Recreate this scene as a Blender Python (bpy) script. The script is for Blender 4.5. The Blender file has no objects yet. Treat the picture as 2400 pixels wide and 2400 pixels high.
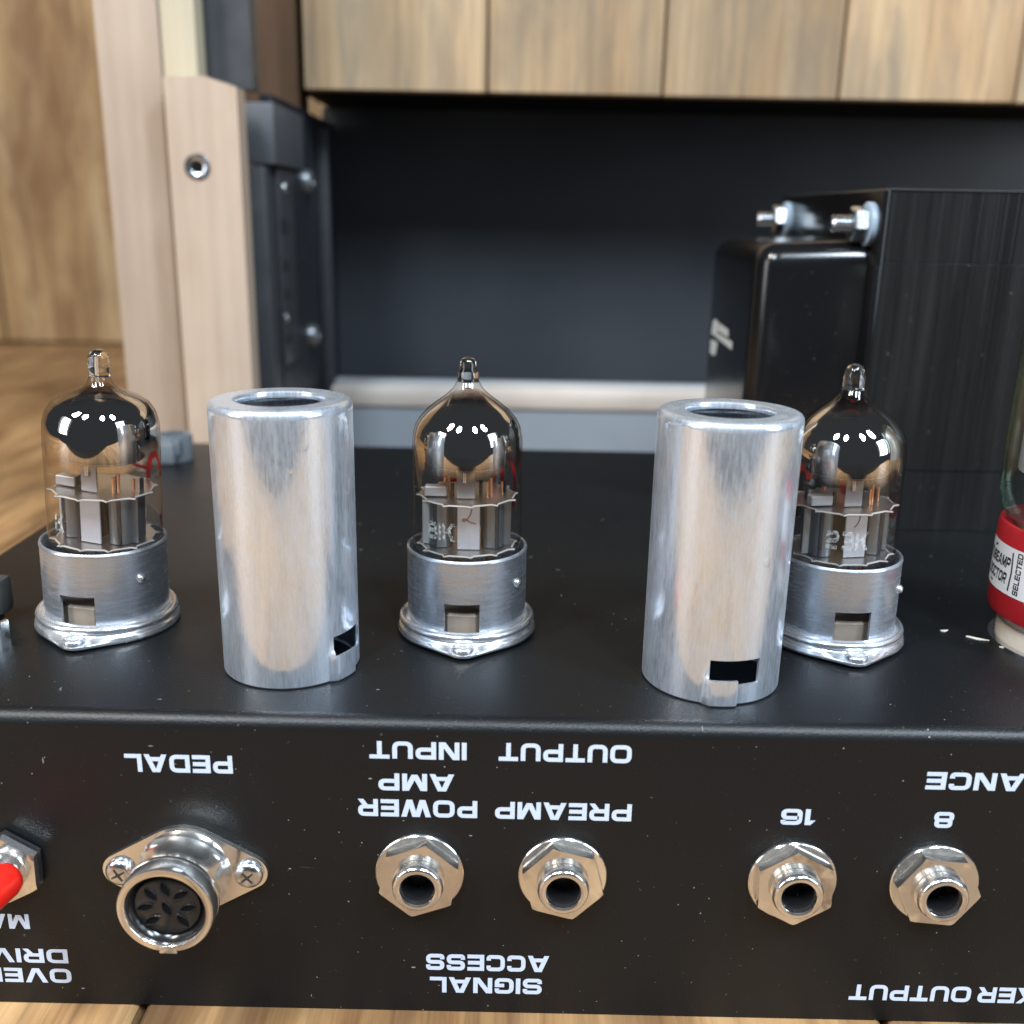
import bpy, bmesh, math, random
from math import sin, cos, pi, radians, sqrt, atan2, asin
from mathutils import Vector, Matrix

random.seed(7)
MM = 0.001
scene = bpy.context.scene
col = scene.collection

# ------------------------------------------------------------------ camera
cam_d = bpy.data.cameras.new('camera')
cam = bpy.data.objects.new('camera', cam_d)
col.objects.link(cam)
scene.camera = cam
F_PX, PITCH, ROLL, YAW = 2347.66, radians(16.48), radians(1.11), radians(-0.15)
CAM = Vector((0, -159.5, 86.08))
fwd = Vector((sin(YAW) * cos(PITCH), cos(YAW) * cos(PITCH), -sin(PITCH)))
rt0 = Vector((cos(YAW), -sin(YAW), 0))
up0 = rt0.cross(fwd)
rt = rt0 * cos(ROLL) + up0 * sin(ROLL)
up = up0 * cos(ROLL) - rt0 * sin(ROLL)
m = Matrix((rt, up, -fwd)).transposed().to_4x4()
m.translation = CAM * MM
cam.matrix_world = m
cam_d.sensor_width = 36
cam_d.lens = F_PX / 2400 * 36
cam_d.clip_start = 0.005
cam_d.clip_end = 50
cam_d.dof.use_dof = True
cam_d.dof.focus_distance = 0.196
cam_d.dof.aperture_fstop = 14

# ------------------------------------------------------------------ world, lamps, exposure
w = bpy.data.worlds.new('World')
scene.world = w
w.use_nodes = True
bgn = w.node_tree.nodes['Background']
bgn.inputs['Color'].default_value = (0.80, 0.88, 1.0, 1)
bgn.inputs['Strength'].default_value = 0.032

def lamp(name, loc, target, sx, sy, power, colour):
    d = bpy.data.lights.new(name, 'AREA')
    d.shape = 'ELLIPSE' if 'ceiling' in name else 'RECTANGLE'
    d.size, d.size_y = sx, sy
    d.energy = power
    d.color = colour
    o = bpy.data.objects.new(name, d)
    col.objects.link(o)
    o.location = loc
    o.rotation_euler = (Vector(target) - Vector(loc)).to_track_quat('-Z', 'Y').to_euler()
    return o

COOL = (0.76, 0.88, 1.0)
WARM = (1.0, 0.93, 0.84)
for sx in (-1, 1):       # two pairs of ceiling panels
    lamp('ceiling_lamp', (sx * 0.40, -0.85, 1.25), (0, 0.1, 0), 0.20, 0.50, 15, COOL)
    lamp('ceiling_lamp', (sx * 0.80, -0.55, 1.25), (0, 0.1, 0), 0.20, 0.50, 15, WARM if sx < 0 else COOL)
lamp('added_band_lamp', (-0.85, -0.42, 0.32), (0, 0, 0.02), 0.30, 0.55, 2.4, (0.95, 0.96, 1.0))  # unseen side lamps, added to put bright bands on the cans
lamp('added_band_lamp', (0.85, -0.42, 0.32), (0, 0, 0.02), 0.30, 0.55, 2.8, COOL)  # its added counterpart on the right

vs = scene.view_settings
vs.view_transform = 'Standard'
vs.look = 'None'
vs.gamma = 1
vs.exposure = 0.35
vs.use_curve_mapping = False
cy = scene.cycles
cy.use_denoising = True
cy.max_bounces = 12
cy.glossy_bounces = 6
cy.transmission_bounces = 8
cy.transparent_max_bounces = 32
cy.caustics_reflective = False
cy.caustics_refractive = False
cy.sample_clamp_indirect = 4

# ------------------------------------------------------------------ materials
class NT:
    def __init__(s, name):
        s.m = bpy.data.materials.new(name)
        s.m.use_nodes = True
        s.t = s.m.node_tree
        s.t.nodes.clear()
        s.out = s.n('ShaderNodeOutputMaterial')
    def n(s, typ, **kw):
        nd = s.t.nodes.new(typ)
        for k, v in kw.items():
            setattr(nd, k, v)
        return nd
    def link(s, a, b):
        s.t.links.new(a, b)
    def val(s, sock, v):
        if hasattr(v, 'is_output'):
            s.link(v, sock)
        else:
            sock.default_value = v
    def coord(s, scale=(1, 1, 1), rand=0.0, kind='Object'):
        tc = s.n('ShaderNodeTexCoord')
        mp = s.n('ShaderNodeMapping')
        mp.inputs['Scale'].default_value = scale
        src = tc.outputs[kind]
        if rand:
            oi = s.n('ShaderNodeObjectInfo')
            a = s.n('ShaderNodeVectorMath', operation='ADD')
            k = s.n('ShaderNodeMath', operation='MULTIPLY')
            s.link(oi.outputs['Random'], k.inputs[0])
            k.inputs[1].default_value = rand
            s.link(src, a.inputs[0])
            s.link(k.outputs[0], a.inputs[1])
            src = a.outputs[0]
        s.link(src, mp.inputs['Vector'])
        return mp.outputs[0]
    def noise(s, vec, scale=1.0, detail=4, rough=0.55, dist=0.0):
        nd = s.n('ShaderNodeTexNoise')
        s.link(vec, nd.inputs['Vector'])
        nd.inputs['Scale'].default_value = scale
        nd.inputs['Detail'].default_value = detail
        nd.inputs['Roughness'].default_value = rough
        nd.inputs['Distortion'].default_value = dist
        return nd.outputs['Fac']
    def ramp(s, fac, stops):
        r = s.n('ShaderNodeValToRGB')
        s.link(fac, r.inputs['Fac'])
        e = r.color_ramp.elements
        while len(e) < len(stops):
            e.new(0.5)
        for el, (p, c) in zip(e, stops):
            el.position = p
            el.color = (c, c, c, 1) if isinstance(c, (int, float)) else (*c, 1)
        return r.outputs['Color']
    def mix(s, fac, a, b, mode='MIX'):
        x = s.n('ShaderNodeMix', data_type='RGBA', blend_type=mode)
        s.val(x.inputs[0], fac)
        for sock, v in ((x.inputs[6], a), (x.inputs[7], b)):
            if hasattr(v, 'is_output'):
                s.link(v, sock)
            else:
                sock.default_value = (*v, 1)
        return x.outputs[2]
    def math(s, op, a, b=0.0, clamp=False):
        x = s.n('ShaderNodeMath', operation=op, use_clamp=clamp)
        s.val(x.inputs[0], a)
        s.val(x.inputs[1], b)
        return x.outputs[0]
    def bump(s, h, strength=0.3, dist=0.0002):
        b = s.n('ShaderNodeBump')
        s.link(h, b.inputs['Height'])
        b.inputs['Strength'].default_value = strength
        b.inputs['Distance'].default_value = dist
        return b.outputs[0]
    def pbr(s, col=(0.5, 0.5, 0.5), rough=0.5, metal=0.0, normal=None, spec=0.5, out=True, **kw):
        p = s.n('ShaderNodeBsdfPrincipled')
        if hasattr(col, 'is_output'):
            s.link(col, p.inputs['Base Color'])
        else:
            p.inputs['Base Color'].default_value = (*col, 1)
        s.val(p.inputs['Roughness'], rough)
        s.val(p.inputs['Metallic'], metal)
        s.val(p.inputs['Specular IOR Level'], spec)
        for k, v in kw.items():
            s.val(p.inputs[k.replace('_', ' ')], v)
        if normal is not None:
            s.link(normal, p.inputs['Normal'])
        if out:
            s.link(p.outputs[0], s.out.inputs[0])
        return p.outputs[0]

M = {}
def plain(name, colr, rough=0.5, metal=0.0, spec=0.5, grain=0.0, **kw):
    t = NT(name)
    nrm = None
    r = rough
    if grain:
        v = t.coord()
        nz = t.noise(v, grain, 3)
        nrm = t.bump(nz, 0.25, 0.0002)
        r = t.math('MULTIPLY', t.math('ADD', t.noise(v, grain * 0.15, 4), 0.5), rough)
    t.pbr(colr, r, metal, nrm, spec, **kw)
    M[name] = t.m
    return t.m

def wood(name, stops, grain_axis, rough=0.55, size=1.0, bump=0.35, spec=0.3, stain=None, fibre=0.72):
    """stretched noise along the grain axis, tone shift per plank, dark fibres and blotches"""
    t = NT(name)
    a = {'x': (4.5, 38, 38), 'y': (38, 4.5, 38), 'z': (38, 38, 4.5)}[grain_axis]
    b = {'x': (10, 420, 420), 'y': (420, 10, 420), 'z': (420, 420, 10)}[grain_axis]
    f = 1.0 / size
    v1 = t.coord(tuple(k * f for k in a), 9.0)
    v2 = t.coord(tuple(k * f for k in b), 9.0)
    v3 = t.coord((12 * f, 12 * f, 12 * f), 5.0)
    n1 = t.noise(v1, 1.0, 6, 0.6, 1.2)
    n2 = t.noise(v2, 1.0, 3, 0.6)
    n3 = t.noise(v3, 1.0, 3, 0.5)
    base = t.ramp(n1, stops)
    fib = t.ramp(n2, [(0.30, fibre), (0.55, 1.0)])
    c = t.mix(0.55, base, fib, 'MULTIPLY')
    blot = t.ramp(n3, [(0.35, 0.70), (0.6, 1.0)])
    c = t.mix(0.6, c, blot, 'MULTIPLY')
    if stain:
        v4 = t.coord(stain[1], 3.0)
        s4 = t.ramp(t.noise(v4, 1.0, 4, 0.6, 0.6), [(0.45, 0.0), (0.68, 1.0)])
        c = t.mix(t.math('MULTIPLY', s4, stain[2]), c, stain[0])
    oi = t.n('ShaderNodeObjectInfo')
    tone = t.ramp(oi.outputs['Random'], [(0.0, 0.80), (1.0, 1.12)])
    c = t.mix(1.0, c, tone, 'MULTIPLY')
    h = t.math('ADD', n2, t.math('MULTIPLY', n1, 0.6))
    t.pbr(c, t.math('ADD', t.math('MULTIPLY', n2, 0.25), rough - 0.12), 0, t.bump(h, bump, 0.0006), spec)
    M[name] = t.m

wood('floor_wood', [(0.25, (0.14, 0.065, 0.026)), (0.42, (0.34, 0.185, 0.078)), (0.58, (0.47, 0.28, 0.128)), (0.78, (0.58, 0.38, 0.19))], 'y', 0.5, 1.0, 0.5,
     stain=((0.10, 0.05, 0.025), (70, 9, 70), 0.65), fibre=0.3)
wood('wall_wood', [(0.25, (0.20, 0.11, 0.048)), (0.45, (0.33, 0.205, 0.095)), (0.6, (0.40, 0.27, 0.14)), (0.8, (0.46, 0.34, 0.20))], 'z', 0.6, 1.6,
     stain=((0.15, 0.07, 0.028), (34, 34, 9), 0.75), fibre=0.5)
wood('fascia_wood', [(0.25, (0.27, 0.165, 0.084)), (0.42, (0.39, 0.255, 0.138)), (0.58, (0.45, 0.315, 0.183)), (0.78, (0.51, 0.385, 0.235))], 'z', 0.6, 1.3,
     stain=((0.20, 0.155, 0.108), (60, 60, 16), 0.75), fibre=0.5)
wood('shaded_wood', [(0.25, (0.035, 0.018, 0.01)), (0.5, (0.075, 0.042, 0.022)), (0.8, (0.13, 0.08, 0.045))], 'z', 0.6)  # wood colour darkened to carry the shade behind the opening
wood('raw_wood', [(0.2, (0.40, 0.30, 0.225)), (0.5, (0.45, 0.345, 0.262)), (0.8, (0.50, 0.395, 0.305))], 'z', 0.65, 1.2, 0.3, fibre=0.8,
     stain=((0.34, 0.235, 0.165), (46, 46, 14), 0.6))
wood('pale_wood', [(0.2, (0.42, 0.35, 0.24)), (0.5, (0.48, 0.41, 0.29)), (0.8, (0.53, 0.46, 0.33))], 'z', 0.65, 1.2, 0.3, fibre=0.8)
wood('rail_wood', [(0.2, (0.50, 0.43, 0.37)), (0.5, (0.58, 0.51, 0.45)), (0.8, (0.64, 0.57, 0.51))], 'x', 0.6, 0.8, 0.2)

def coat(name, colr, rough, dust_amt=1.0, grain=2600, bump=0.22, spec=0.5):
    """black powder coat: pebbled relief, faint smudges, scattered lint and dust"""
    t = NT(name)
    v = t.coord()
    peb = t.noise(v, grain, 2, 0.5)
    smud = t.noise(v, 28, 4, 0.6)
    sx = t.n('ShaderNodeSeparateXYZ')
    t.link(v, sx.inputs[0])
    cb = t.n('ShaderNodeCombineXYZ')           # unrolled over the bend: along the edge, and down across it
    t.link(sx.outputs[0], cb.inputs[0])
    t.link(t.math('SUBTRACT', sx.outputs[1], sx.outputs[2]), cb.inputs[1])
    def specks(scale, size, keep, stretch):
        mp = t.n('ShaderNodeMapping')
        t.link(cb.outputs[0], mp.inputs['Vector'])
        mp.inputs['Scale'].default_value = stretch
        mp.inputs['Rotation'].default_value = (0, 0, stretch[0])
        vo = t.n('ShaderNodeTexVoronoi', voronoi_dimensions='2D')
        t.link(mp.outputs[0], vo.inputs['Vector'])
        vo.inputs['Scale'].default_value = scale
        se = t.n('ShaderNodeSeparateColor')
        t.link(vo.outputs['Color'], se.inputs[0])
        lim = t.math('MULTIPLY', se.outputs[1], size)
        return t.math('MULTIPLY', t.math('LESS_THAN', vo.outputs['Distance'], lim), t.math('GREATER_THAN', se.outputs[0], 1 - keep))
    d = specks(230, 0.034, 0.35, (1.0, 1.0, 1))
    d2 = specks(85, 0.026, 0.35, (0.6, 1.7, 1))
    d = t.math('MAXIMUM', d, specks(60, 0.018, 0.18, (1.9, 0.45, 1)))
    fine = t.ramp(t.noise(v, 900, 2, 0.5), [(0.70, 0.0), (0.80, 0.20)])
    patch = t.ramp(t.noise(v, 22, 3, 0.6), [(0.40, 0.0), (0.60, 1.0)])
    dust = t.math('MULTIPLY', t.math('MAXIMUM', t.math('MULTIPLY', t.math('MAXIMUM', d, d2), patch), fine), dust_amt, True)
    hair = t.ramp(t.noise(t.coord((30, 700, 700)), 1.0, 1, 0.5, 2.0), [(0.84, 0.0), (0.90, 0.15)])
    dust = t.math('MAXIMUM', dust, t.math('MULTIPLY', hair, dust_amt))
    c = t.mix(t.math('MULTIPLY', dust, 0.55), colr, (0.55, 0.52, 0.48))
    r = t.math('ADD', t.math('MULTIPLY', smud, 0.16), rough - 0.08)
    r = t.math('ADD', r, t.math('MULTIPLY', dust, 0.4))
    t.pbr(c, r, 0, t.bump(peb, bump, 0.00012), spec)
    M[name] = t.m

coat('chassis_black', (0.0042, 0.0048, 0.0056), 0.40, 0.8, 2400, 0.45, 0.34)
coat('bell_black', (0.006, 0.006, 0.0065), 0.17, 0.5, 900, 0.03)

# laminated steel stack under black varnish
t = NT('lamination_black')
v = t.coord((1, 1, 1))
band = t.noise(t.coord((900, 900, 3)), 1.0, 2, 0.6)
speck = t.ramp(t.noise(v, 420, 3, 0.6), [(0.68, 0.0), (0.78, 1.0)])
vary = t.ramp(t.noise(t.coord((220, 220, 10)), 1.0, 4, 0.6), [(0.40, 0.0), (0.75, 1.0)])
c = t.mix(t.math('MULTIPLY', speck, 0.35), (0.009, 0.009, 0.009), (0.30, 0.29, 0.27))
c = t.mix(t.math('MULTIPLY', vary, 0.10), c, (0.06, 0.06, 0.058))
t.pbr(c, t.math('ADD', t.math('MULTIPLY', vary, 0.2), 0.26), 0, t.bump(band, 0.6, 0.0004), 0.28)
M['lamination_black'] = t.m

def metal(name, colr, r0, r1, streak=(900, 900, 40), bump=0.12, blotch=90, sc=True, aniso=0.0, haze=0.0):
    """worn bare metal: brushed streaks, uneven polish, fine nicks"""
    t = NT(name)
    st = t.noise(t.coord(streak, 2.0), 1.0, 4, 0.65)
    bl = t.noise(t.coord((blotch, blotch, blotch * 0.5), 3.0), 1.0, 5, 0.65, 0.4)
    k = t.math('MULTIPLY', t.math('ADD', st, bl), 0.5)
    r = t.ramp(k, [(0.34, r0), (0.64, r1)])
    nick = t.ramp(t.noise(t.coord((320, 320, 160), 4.0), 1.0, 2, 0.5), [(0.70, 0.0), (0.74, 1.0)])
    c = t.mix(t.math('MULTIPLY', bl, 0.45), colr, tuple(x * 0.72 for x in colr))
    hsum = t.math('ADD', st, t.math('MULTIPLY', nick, 0.8 if sc else 0.0))
    kw = {}
    if aniso:
        tg_ = t.n('ShaderNodeTangent', direction_type='RADIAL', axis='Z')
        kw = dict(Anisotropic=aniso, Anisotropic_Rotation=0.0, Tangent=tg_.outputs[0])
    nb = t.bump(hsum, bump, 0.00012)
    a = t.pbr(c, r, 1.0, nb, 0.5, out=not haze, **kw)
    if haze:      # scuffed skin scatters light widely over the polished ground
        b = t.pbr(c, 0.62, 1.0, nb, 0.5, out=False)
        mx = t.n('ShaderNodeMixShader')
        t.link(t.ramp(k, [(0.36, haze * 0.65), (0.62, min(1.0, haze * 1.35))]), mx.inputs[0])
        t.link(a, mx.inputs[1])
        t.link(b, mx.inputs[2])
        t.link(mx.outputs[0], t.out.inputs[0])
    M[name] = t.m

metal('can_aluminium', (0.84, 0.91, 1.0), 0.05, 0.20, (2000, 2000, 260), 0.26, 150, True, 0.35, 0.42)
metal('socket_aluminium', (0.58, 0.62, 0.68), 0.16, 0.34, (200, 200, 1500), 0.18, 110, False, 0.0, 0.42)
metal('bright_flange', (0.88, 0.90, 0.93), 0.12, 0.26, (300, 300, 300), 0.12, 90, True, 0.0, 0.22)
metal('nickel', (0.84, 0.82, 0.79), 0.08, 0.20, (600, 600, 600), 0.06, 160, True, 0.0, 0.07)
metal('zinc', (0.72, 0.76, 0.80), 0.16, 0.30, (600, 600, 600), 0.08)
plain('plate_grey', (0.19, 0.20, 0.21), 0.34, 0.7, grain=1800)
plain('plate_dark', (0.06, 0.06, 0.065), 0.32, 0.7, grain=1800)
plain('strip_metal', (0.46, 0.46, 0.49), 0.45, 0.35, grain=2500)
plain('copper', (0.80, 0.42, 0.24), 0.28, 1.0)
plain('red_print', (0.62, 0.012, 0.010), 0.45)
t = NT('etch_white')
et = t.noise(t.coord((1400, 1400, 1400)), 1.0, 3, 0.7)
t.pbr((0.62, 0.66, 0.66), 0.7, 0, None, 0.3, Alpha=t.ramp(et, [(0.38, 0.02), (0.62, 0.62)]))
M['etch_white'] = t.m
plain('ink_brown', (0.16, 0.07, 0.06), 0.6)
plain('ceramic_tan', (0.27, 0.22, 0.175), 0.5, grain=900)
plain('ceramic_white', (0.66, 0.60, 0.52), 0.35, grain=600)
plain('letter_ink', (0.50, 0.57, 0.69), 0.5, spec=0.3, grain=1500)
plain('logo_ink', (0.55, 0.58, 0.57), 0.5, grain=1500)
plain('black_plastic', (0.012, 0.012, 0.013), 0.18)
plain('black_void', (0.004, 0.004, 0.004), 0.7, spec=0.1)
plain('red_sleeve', (0.80, 0.018, 0.010), 0.32)
plain('red_base', (0.36, 0.014, 0.020), 0.30)
plain('label_paper', (0.66, 0.68, 0.72), 0.4)
plain('label_ink', (0.02, 0.02, 0.022), 0.5)
plain('nylon', (0.34, 0.44, 0.54), 0.35, Subsurface_Weight=0.2, Subsurface_Scale=0.002)
plain('anode_grey', (0.42, 0.44, 0.45), 0.5, 0.4, grain=900)
plain('grey_lining', (0.20, 0.225, 0.25), 0.6, grain=700)
plain('panel_black', (0.032, 0.0355, 0.042), 0.38, grain=90)
plain('side_black', (0.015, 0.017, 0.022), 0.45, grain=500)
plain('panel_slate', (0.040, 0.042, 0.046), 0.4, grain=500)
plain('block_slate', (0.06, 0.063, 0.07), 0.55, grain=260)
plain('grey_terminal', (0.12, 0.135, 0.15), 0.45, grain=600)
plain('dark_clip', (0.05, 0.052, 0.05), 0.4, 0.3, grain=600)
plain('paper_scrap', (0.72, 0.68, 0.62), 0.7)

def thin_glass(name, tint, edge, gloss=1.0, rough=0.0, sheen=(1, 1, 1)):
    """thin blown glass: clear face on, tinted and mirror-like towards the rim"""
    t = NT(name)
    lw = t.n('ShaderNodeLayerWeight')
    lw.inputs['Blend'].default_value = 0.5
    f = lw.outputs['Facing']
    f5 = t.math('POWER', f, 5.0)
    f3 = t.math('POWER', f, 4.0)
    tr = t.n('ShaderNodeBsdfTransparent')
    t.link(t.mix(f3, tint, edge), tr.inputs['Color'])
    gl = t.n('ShaderNodeBsdfGlossy')
    gl.inputs['Roughness'].default_value = rough
    gl.inputs['Color'].default_value = (*sheen, 1)
    mx = t.n('ShaderNodeMixShader')
    t.link(t.math('ADD', t.math('MULTIPLY', f5, 0.75 * gloss), 0.045 * gloss, True), mx.inputs[0])
    t.link(tr.outputs[0], mx.inputs[1])
    t.link(gl.outputs[0], mx.inputs[2])
    t.link(mx.outputs[0], t.out.inputs[0])
    M[name] = t.m
thin_glass('bulb_glass', (0.99, 0.985, 0.98), (0.55, 0.49, 0.44))
thin_glass('green_glass', (0.98, 0.99, 0.98), (0.56, 0.66, 0.56), 1.9, 0.12, (0.85, 0.96, 0.87))
thin_glass('mica', (0.80, 0.77, 0.74), (0.70, 0.66, 0.62), 2.5, 0.3)
t = NT('solid_glass')
t.pbr((1, 1, 1), 0.02, 0, None, 0.5, Transmission_Weight=1.0, IOR=1.48)
M['solid_glass'] = t.m
plain('mica_edge', (0.52, 0.49, 0.46), 0.5, Alpha=0.75)

# getter flash: dark mirror film on the inside of the dome, thinning out to amber and to nothing
t = NT('getter_flash')
tc = t.n('ShaderNodeTexCoord')
sp = t.n('ShaderNodeSeparateXYZ')
t.link(tc.outputs['Object'], sp.inputs[0])
wob = t.math('MULTIPLY', t.math('SUBTRACT', t.noise(t.coord((160, 160, 40)), 1.0, 2), 0.5), 0.0035)
z = t.math('ADD', sp.outputs[2], wob)
low = t.n('ShaderNodeMapRange'); t.link(z, low.inputs[0])
low.inputs[1].default_value = 0.0362; low.inputs[2].default_value = 0.0412
hi = t.n('ShaderNodeMapRange'); t.link(z, hi.inputs[0])
hi.inputs[1].default_value = 0.0520; hi.inputs[2].default_value = 0.0490
dens = t.math('MULTIPLY', low.outputs[0], hi.outputs[0], True)
mir = t.n('ShaderNodeBsdfGlossy'); mir.inputs['Roughness'].default_value = 0.015
mir.inputs['Color'].default_value = (0.86, 0.84, 0.82, 1)
tr = t.n('ShaderNodeBsdfTransparent')
t.link(t.mix(t.math('MULTIPLY', dens, 2.5, True), (0.995, 0.985, 0.97), (0.76, 0.62, 0.50)), tr.inputs['Color'])
mx = t.n('ShaderNodeMixShader')
t.link(dens, mx.inputs[0]); t.link(tr.outputs[0], mx.inputs[1]); t.link(mir.outputs[0], mx.inputs[2])
t.link(mx.outputs[0], t.out.inputs[0])
M['getter_flash'] = t.m

# ------------------------------------------------------------------ mesh helpers (all in mm)
def link_obj(o, parent):
    col.objects.link(o)
    if parent is not None:
        o.parent = parent
    return o

def tag(o, label=None, cat=None, group=None, kind=None):
    for k, v in (('label', label), ('category', cat), ('group', group), ('kind', kind)):
        if v:
            o[k] = v
    return o

def empty(name, loc, parent=None, rot=(0, 0, 0)):
    o = bpy.data.objects.new(name, None)
    o.empty_display_size = 0.005
    link_obj(o, parent)
    o.location = Vector(loc) * MM
    o.rotation_euler = rot
    return o

class MB:
    """collects shapes (mm) and links them as one mesh"""
    def __init__(s):
        s.v, s.f = [], []
    def add(s, vs_, fs_):
        b = len(s.v)
        s.v += [tuple(p) for p in vs_]
        s.f += [tuple(i + b for i in f) for f in fs_]
        return s
    def box(s, x0, x1, y0, y1, z0, z1, bev=0.0, seg=2):
        if bev <= 0:
            vv = [(x, y, z) for x in (x0, x1) for y in (y0, y1) for z in (z0, z1)]
            ff = [(0, 1, 3, 2), (4, 6, 7, 5), (0, 4, 5, 1), (2, 3, 7, 6), (0, 2, 6, 4), (1, 5, 7, 3)]
            return s.add(vv, ff)
        bm = bmesh.new()
        bmesh.ops.create_cube(bm, size=1)
        for v_ in bm.verts:
            v_.co = Vector(((x0 + x1) / 2 + v_.co.x * (x1 - x0), (y0 + y1) / 2 + v_.co.y * (y1 - y0), (z0 + z1) / 2 + v_.co.z * (z1 - z0)))
        bmesh.ops.bevel(bm, geom=list(bm.edges), offset=bev, segments=seg, affect='EDGES', profile=0.5)
        bm.verts.index_update()
        s.add([v_.co for v_ in bm.verts], [[v_.index for v_ in f.verts] for f in bm.faces])
        bm.free()
        return s
    def lathe(s, prof, seg=48, axis='z', c=(0, 0, 0), close=False, a0=0.0):
        """prof: (radius, height) pairs; axis z up or y (height along -y)"""
        n = len(prof)
        vv = []
        for i in range(seg):
            a = a0 + 2 * pi * i / seg
            for r, h in prof:
                if axis == 'z':
                    vv.append((c[0] + r * cos(a), c[1] + r * sin(a), c[2] + h))
                elif axis == 'y':
                    vv.append((c[0] + r * cos(a), c[1] - h, c[2] + r * sin(a)))
                else:
                    vv.append((c[0] - h, c[1] + r * sin(a), c[2] + r * cos(a)))
        ff = []
        for i in range(seg):
            j = (i + 1) % seg
            for k in range(n if close else n - 1):
                k2 = (k + 1) % n
                q = (i * n + k, j * n + k, j * n + k2, i * n + k2)
                ff.append(q if axis in ('z', 'y') else q[::-1])
        return s.add(vv, ff)
    def prism(s, poly, h0, h1, axis='z'):
        """extrude an outline given in the plane across the axis"""
        n = len(poly)
        def P(a, b, h):
            return {'z': (a, b, h), 'y': (a, h, b), 'x': (h, a, b)}[axis]
        vv = [P(a, b, h0) for a, b in poly] + [P(a, b, h1) for a, b in poly]
        ff = [tuple(range(n))[::-1], tuple(range(n, 2 * n))] + [(i, (i + 1) % n, n + (i + 1) % n, n + i) for i in range(n)]
        return s.add(vv, ff)
    def tube(s, pts, r, seg=8, caps=True):
        pts = [Vector(p) for p in pts]
        rs = r if isinstance(r, (list, tuple)) else [r] * len(pts)
        ref = Vector((0.31, 0.77, 0.55))
        vv, ff = [], []
        for i, p in enumerate(pts):
            d = (pts[min(i + 1, len(pts) - 1)] - pts[max(i - 1, 0)]).normalized()
            u = d.cross(ref).normalized()
            w_ = d.cross(u)
            for k in range(seg):
                a = 2 * pi * k / seg
                vv.append(p + (u * cos(a) + w_ * sin(a)) * rs[i])
        for i in range(len(pts) - 1):
            for k in range(seg):
                k2 = (k + 1) % seg
                ff.append((i * seg + k, i * seg + k2, (i + 1) * seg + k2, (i + 1) * seg + k))
        if caps:
            ff.append(tuple(range(seg))[::-1])
            ff.append(tuple((len(pts) - 1) * seg + k for k in range(seg)))
        return s.add(vv, ff)
    def mesh(s, name, mat, smooth=None):
        me = bpy.data.meshes.new(name)
        me.from_pydata([(x * MM, y * MM, z * MM) for x, y, z in s.v], [], s.f)
        bm = bmesh.new()
        bm.from_mesh(me)
        bmesh.ops.recalc_face_normals(bm, faces=bm.faces)
        if smooth is not None:
            for f in bm.faces:
                f.smooth = True
            lim = radians(smooth)
            for e in bm.edges:
                if len(e.link_faces) == 2 and e.calc_face_angle(0) > lim:
                    e.smooth = False
        bm.to_mesh(me)
        bm.free()
        me.materials.append(M[mat])
        return me
    def build(s, name, mat, parent=None, smooth=35, loc=None, rot=None):
        o = bpy.data.objects.new(name, s.mesh(name, mat, smooth))
        link_obj(o, parent)
        if loc is not None:
            o.location = Vector(loc) * MM
        if rot is not None:
            o.rotation_euler = rot
        return o

# ------------------------------------------------------------------ lettering: wide square-cornered capitals from strokes
def rounded(pts, rad, closed=False):
    """pts: (x, y, rounded?)"""
    n = len(pts)
    out = []
    for i, p in enumerate(pts):
        if not p[2] or (not closed and i in (0, n - 1)):
            out.append(Vector(p[:2]))
            continue
        P = Vector(p[:2])
        A = Vector(pts[(i - 1) % n][:2]) - P
        B = Vector(pts[(i + 1) % n][:2]) - P
        r = min(rad, A.length * 0.5, B.length * 0.5)
        a, b = P + A.normalized() * r, P + B.normalized() * r
        for k in range(6):
            u = k / 5
            out.append(a * (1 - u) ** 2 + P * 2 * u * (1 - u) + b * u ** 2)
    return out

def stroke_quads(pts, sw, closed=False):
    n = len(pts)
    L, R = [], []
    for i in range(n):
        a = pts[(i - 1) % n] if (closed or i > 0) else None
        b = pts[(i + 1) % n] if (closed or i < n - 1) else None
        d1 = (pts[i] - a).normalized() if a is not None else None
        d2 = (b - pts[i]).normalized() if b is not None else None
        if d1 is None: d1 = d2
        if d2 is None: d2 = d1
        n1, n2 = Vector((-d1.y, d1.x)), Vector((-d2.y, d2.x))
        mm_ = n1 + n2
        mm_ = mm_.normalized() if mm_.length > 1e-6 else n1
        k = sw / 2 / max(0.35, mm_.dot(n1))
        L.append(pts[i] + mm_ * k)
        R.append(pts[i] - mm_ * k)
    vv = L + R
    ff = []
    for i in range(n if closed else n - 1):
        j = (i + 1) % n
        ff.append((i, j, n + j, n + i))
    return vv, ff

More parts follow.
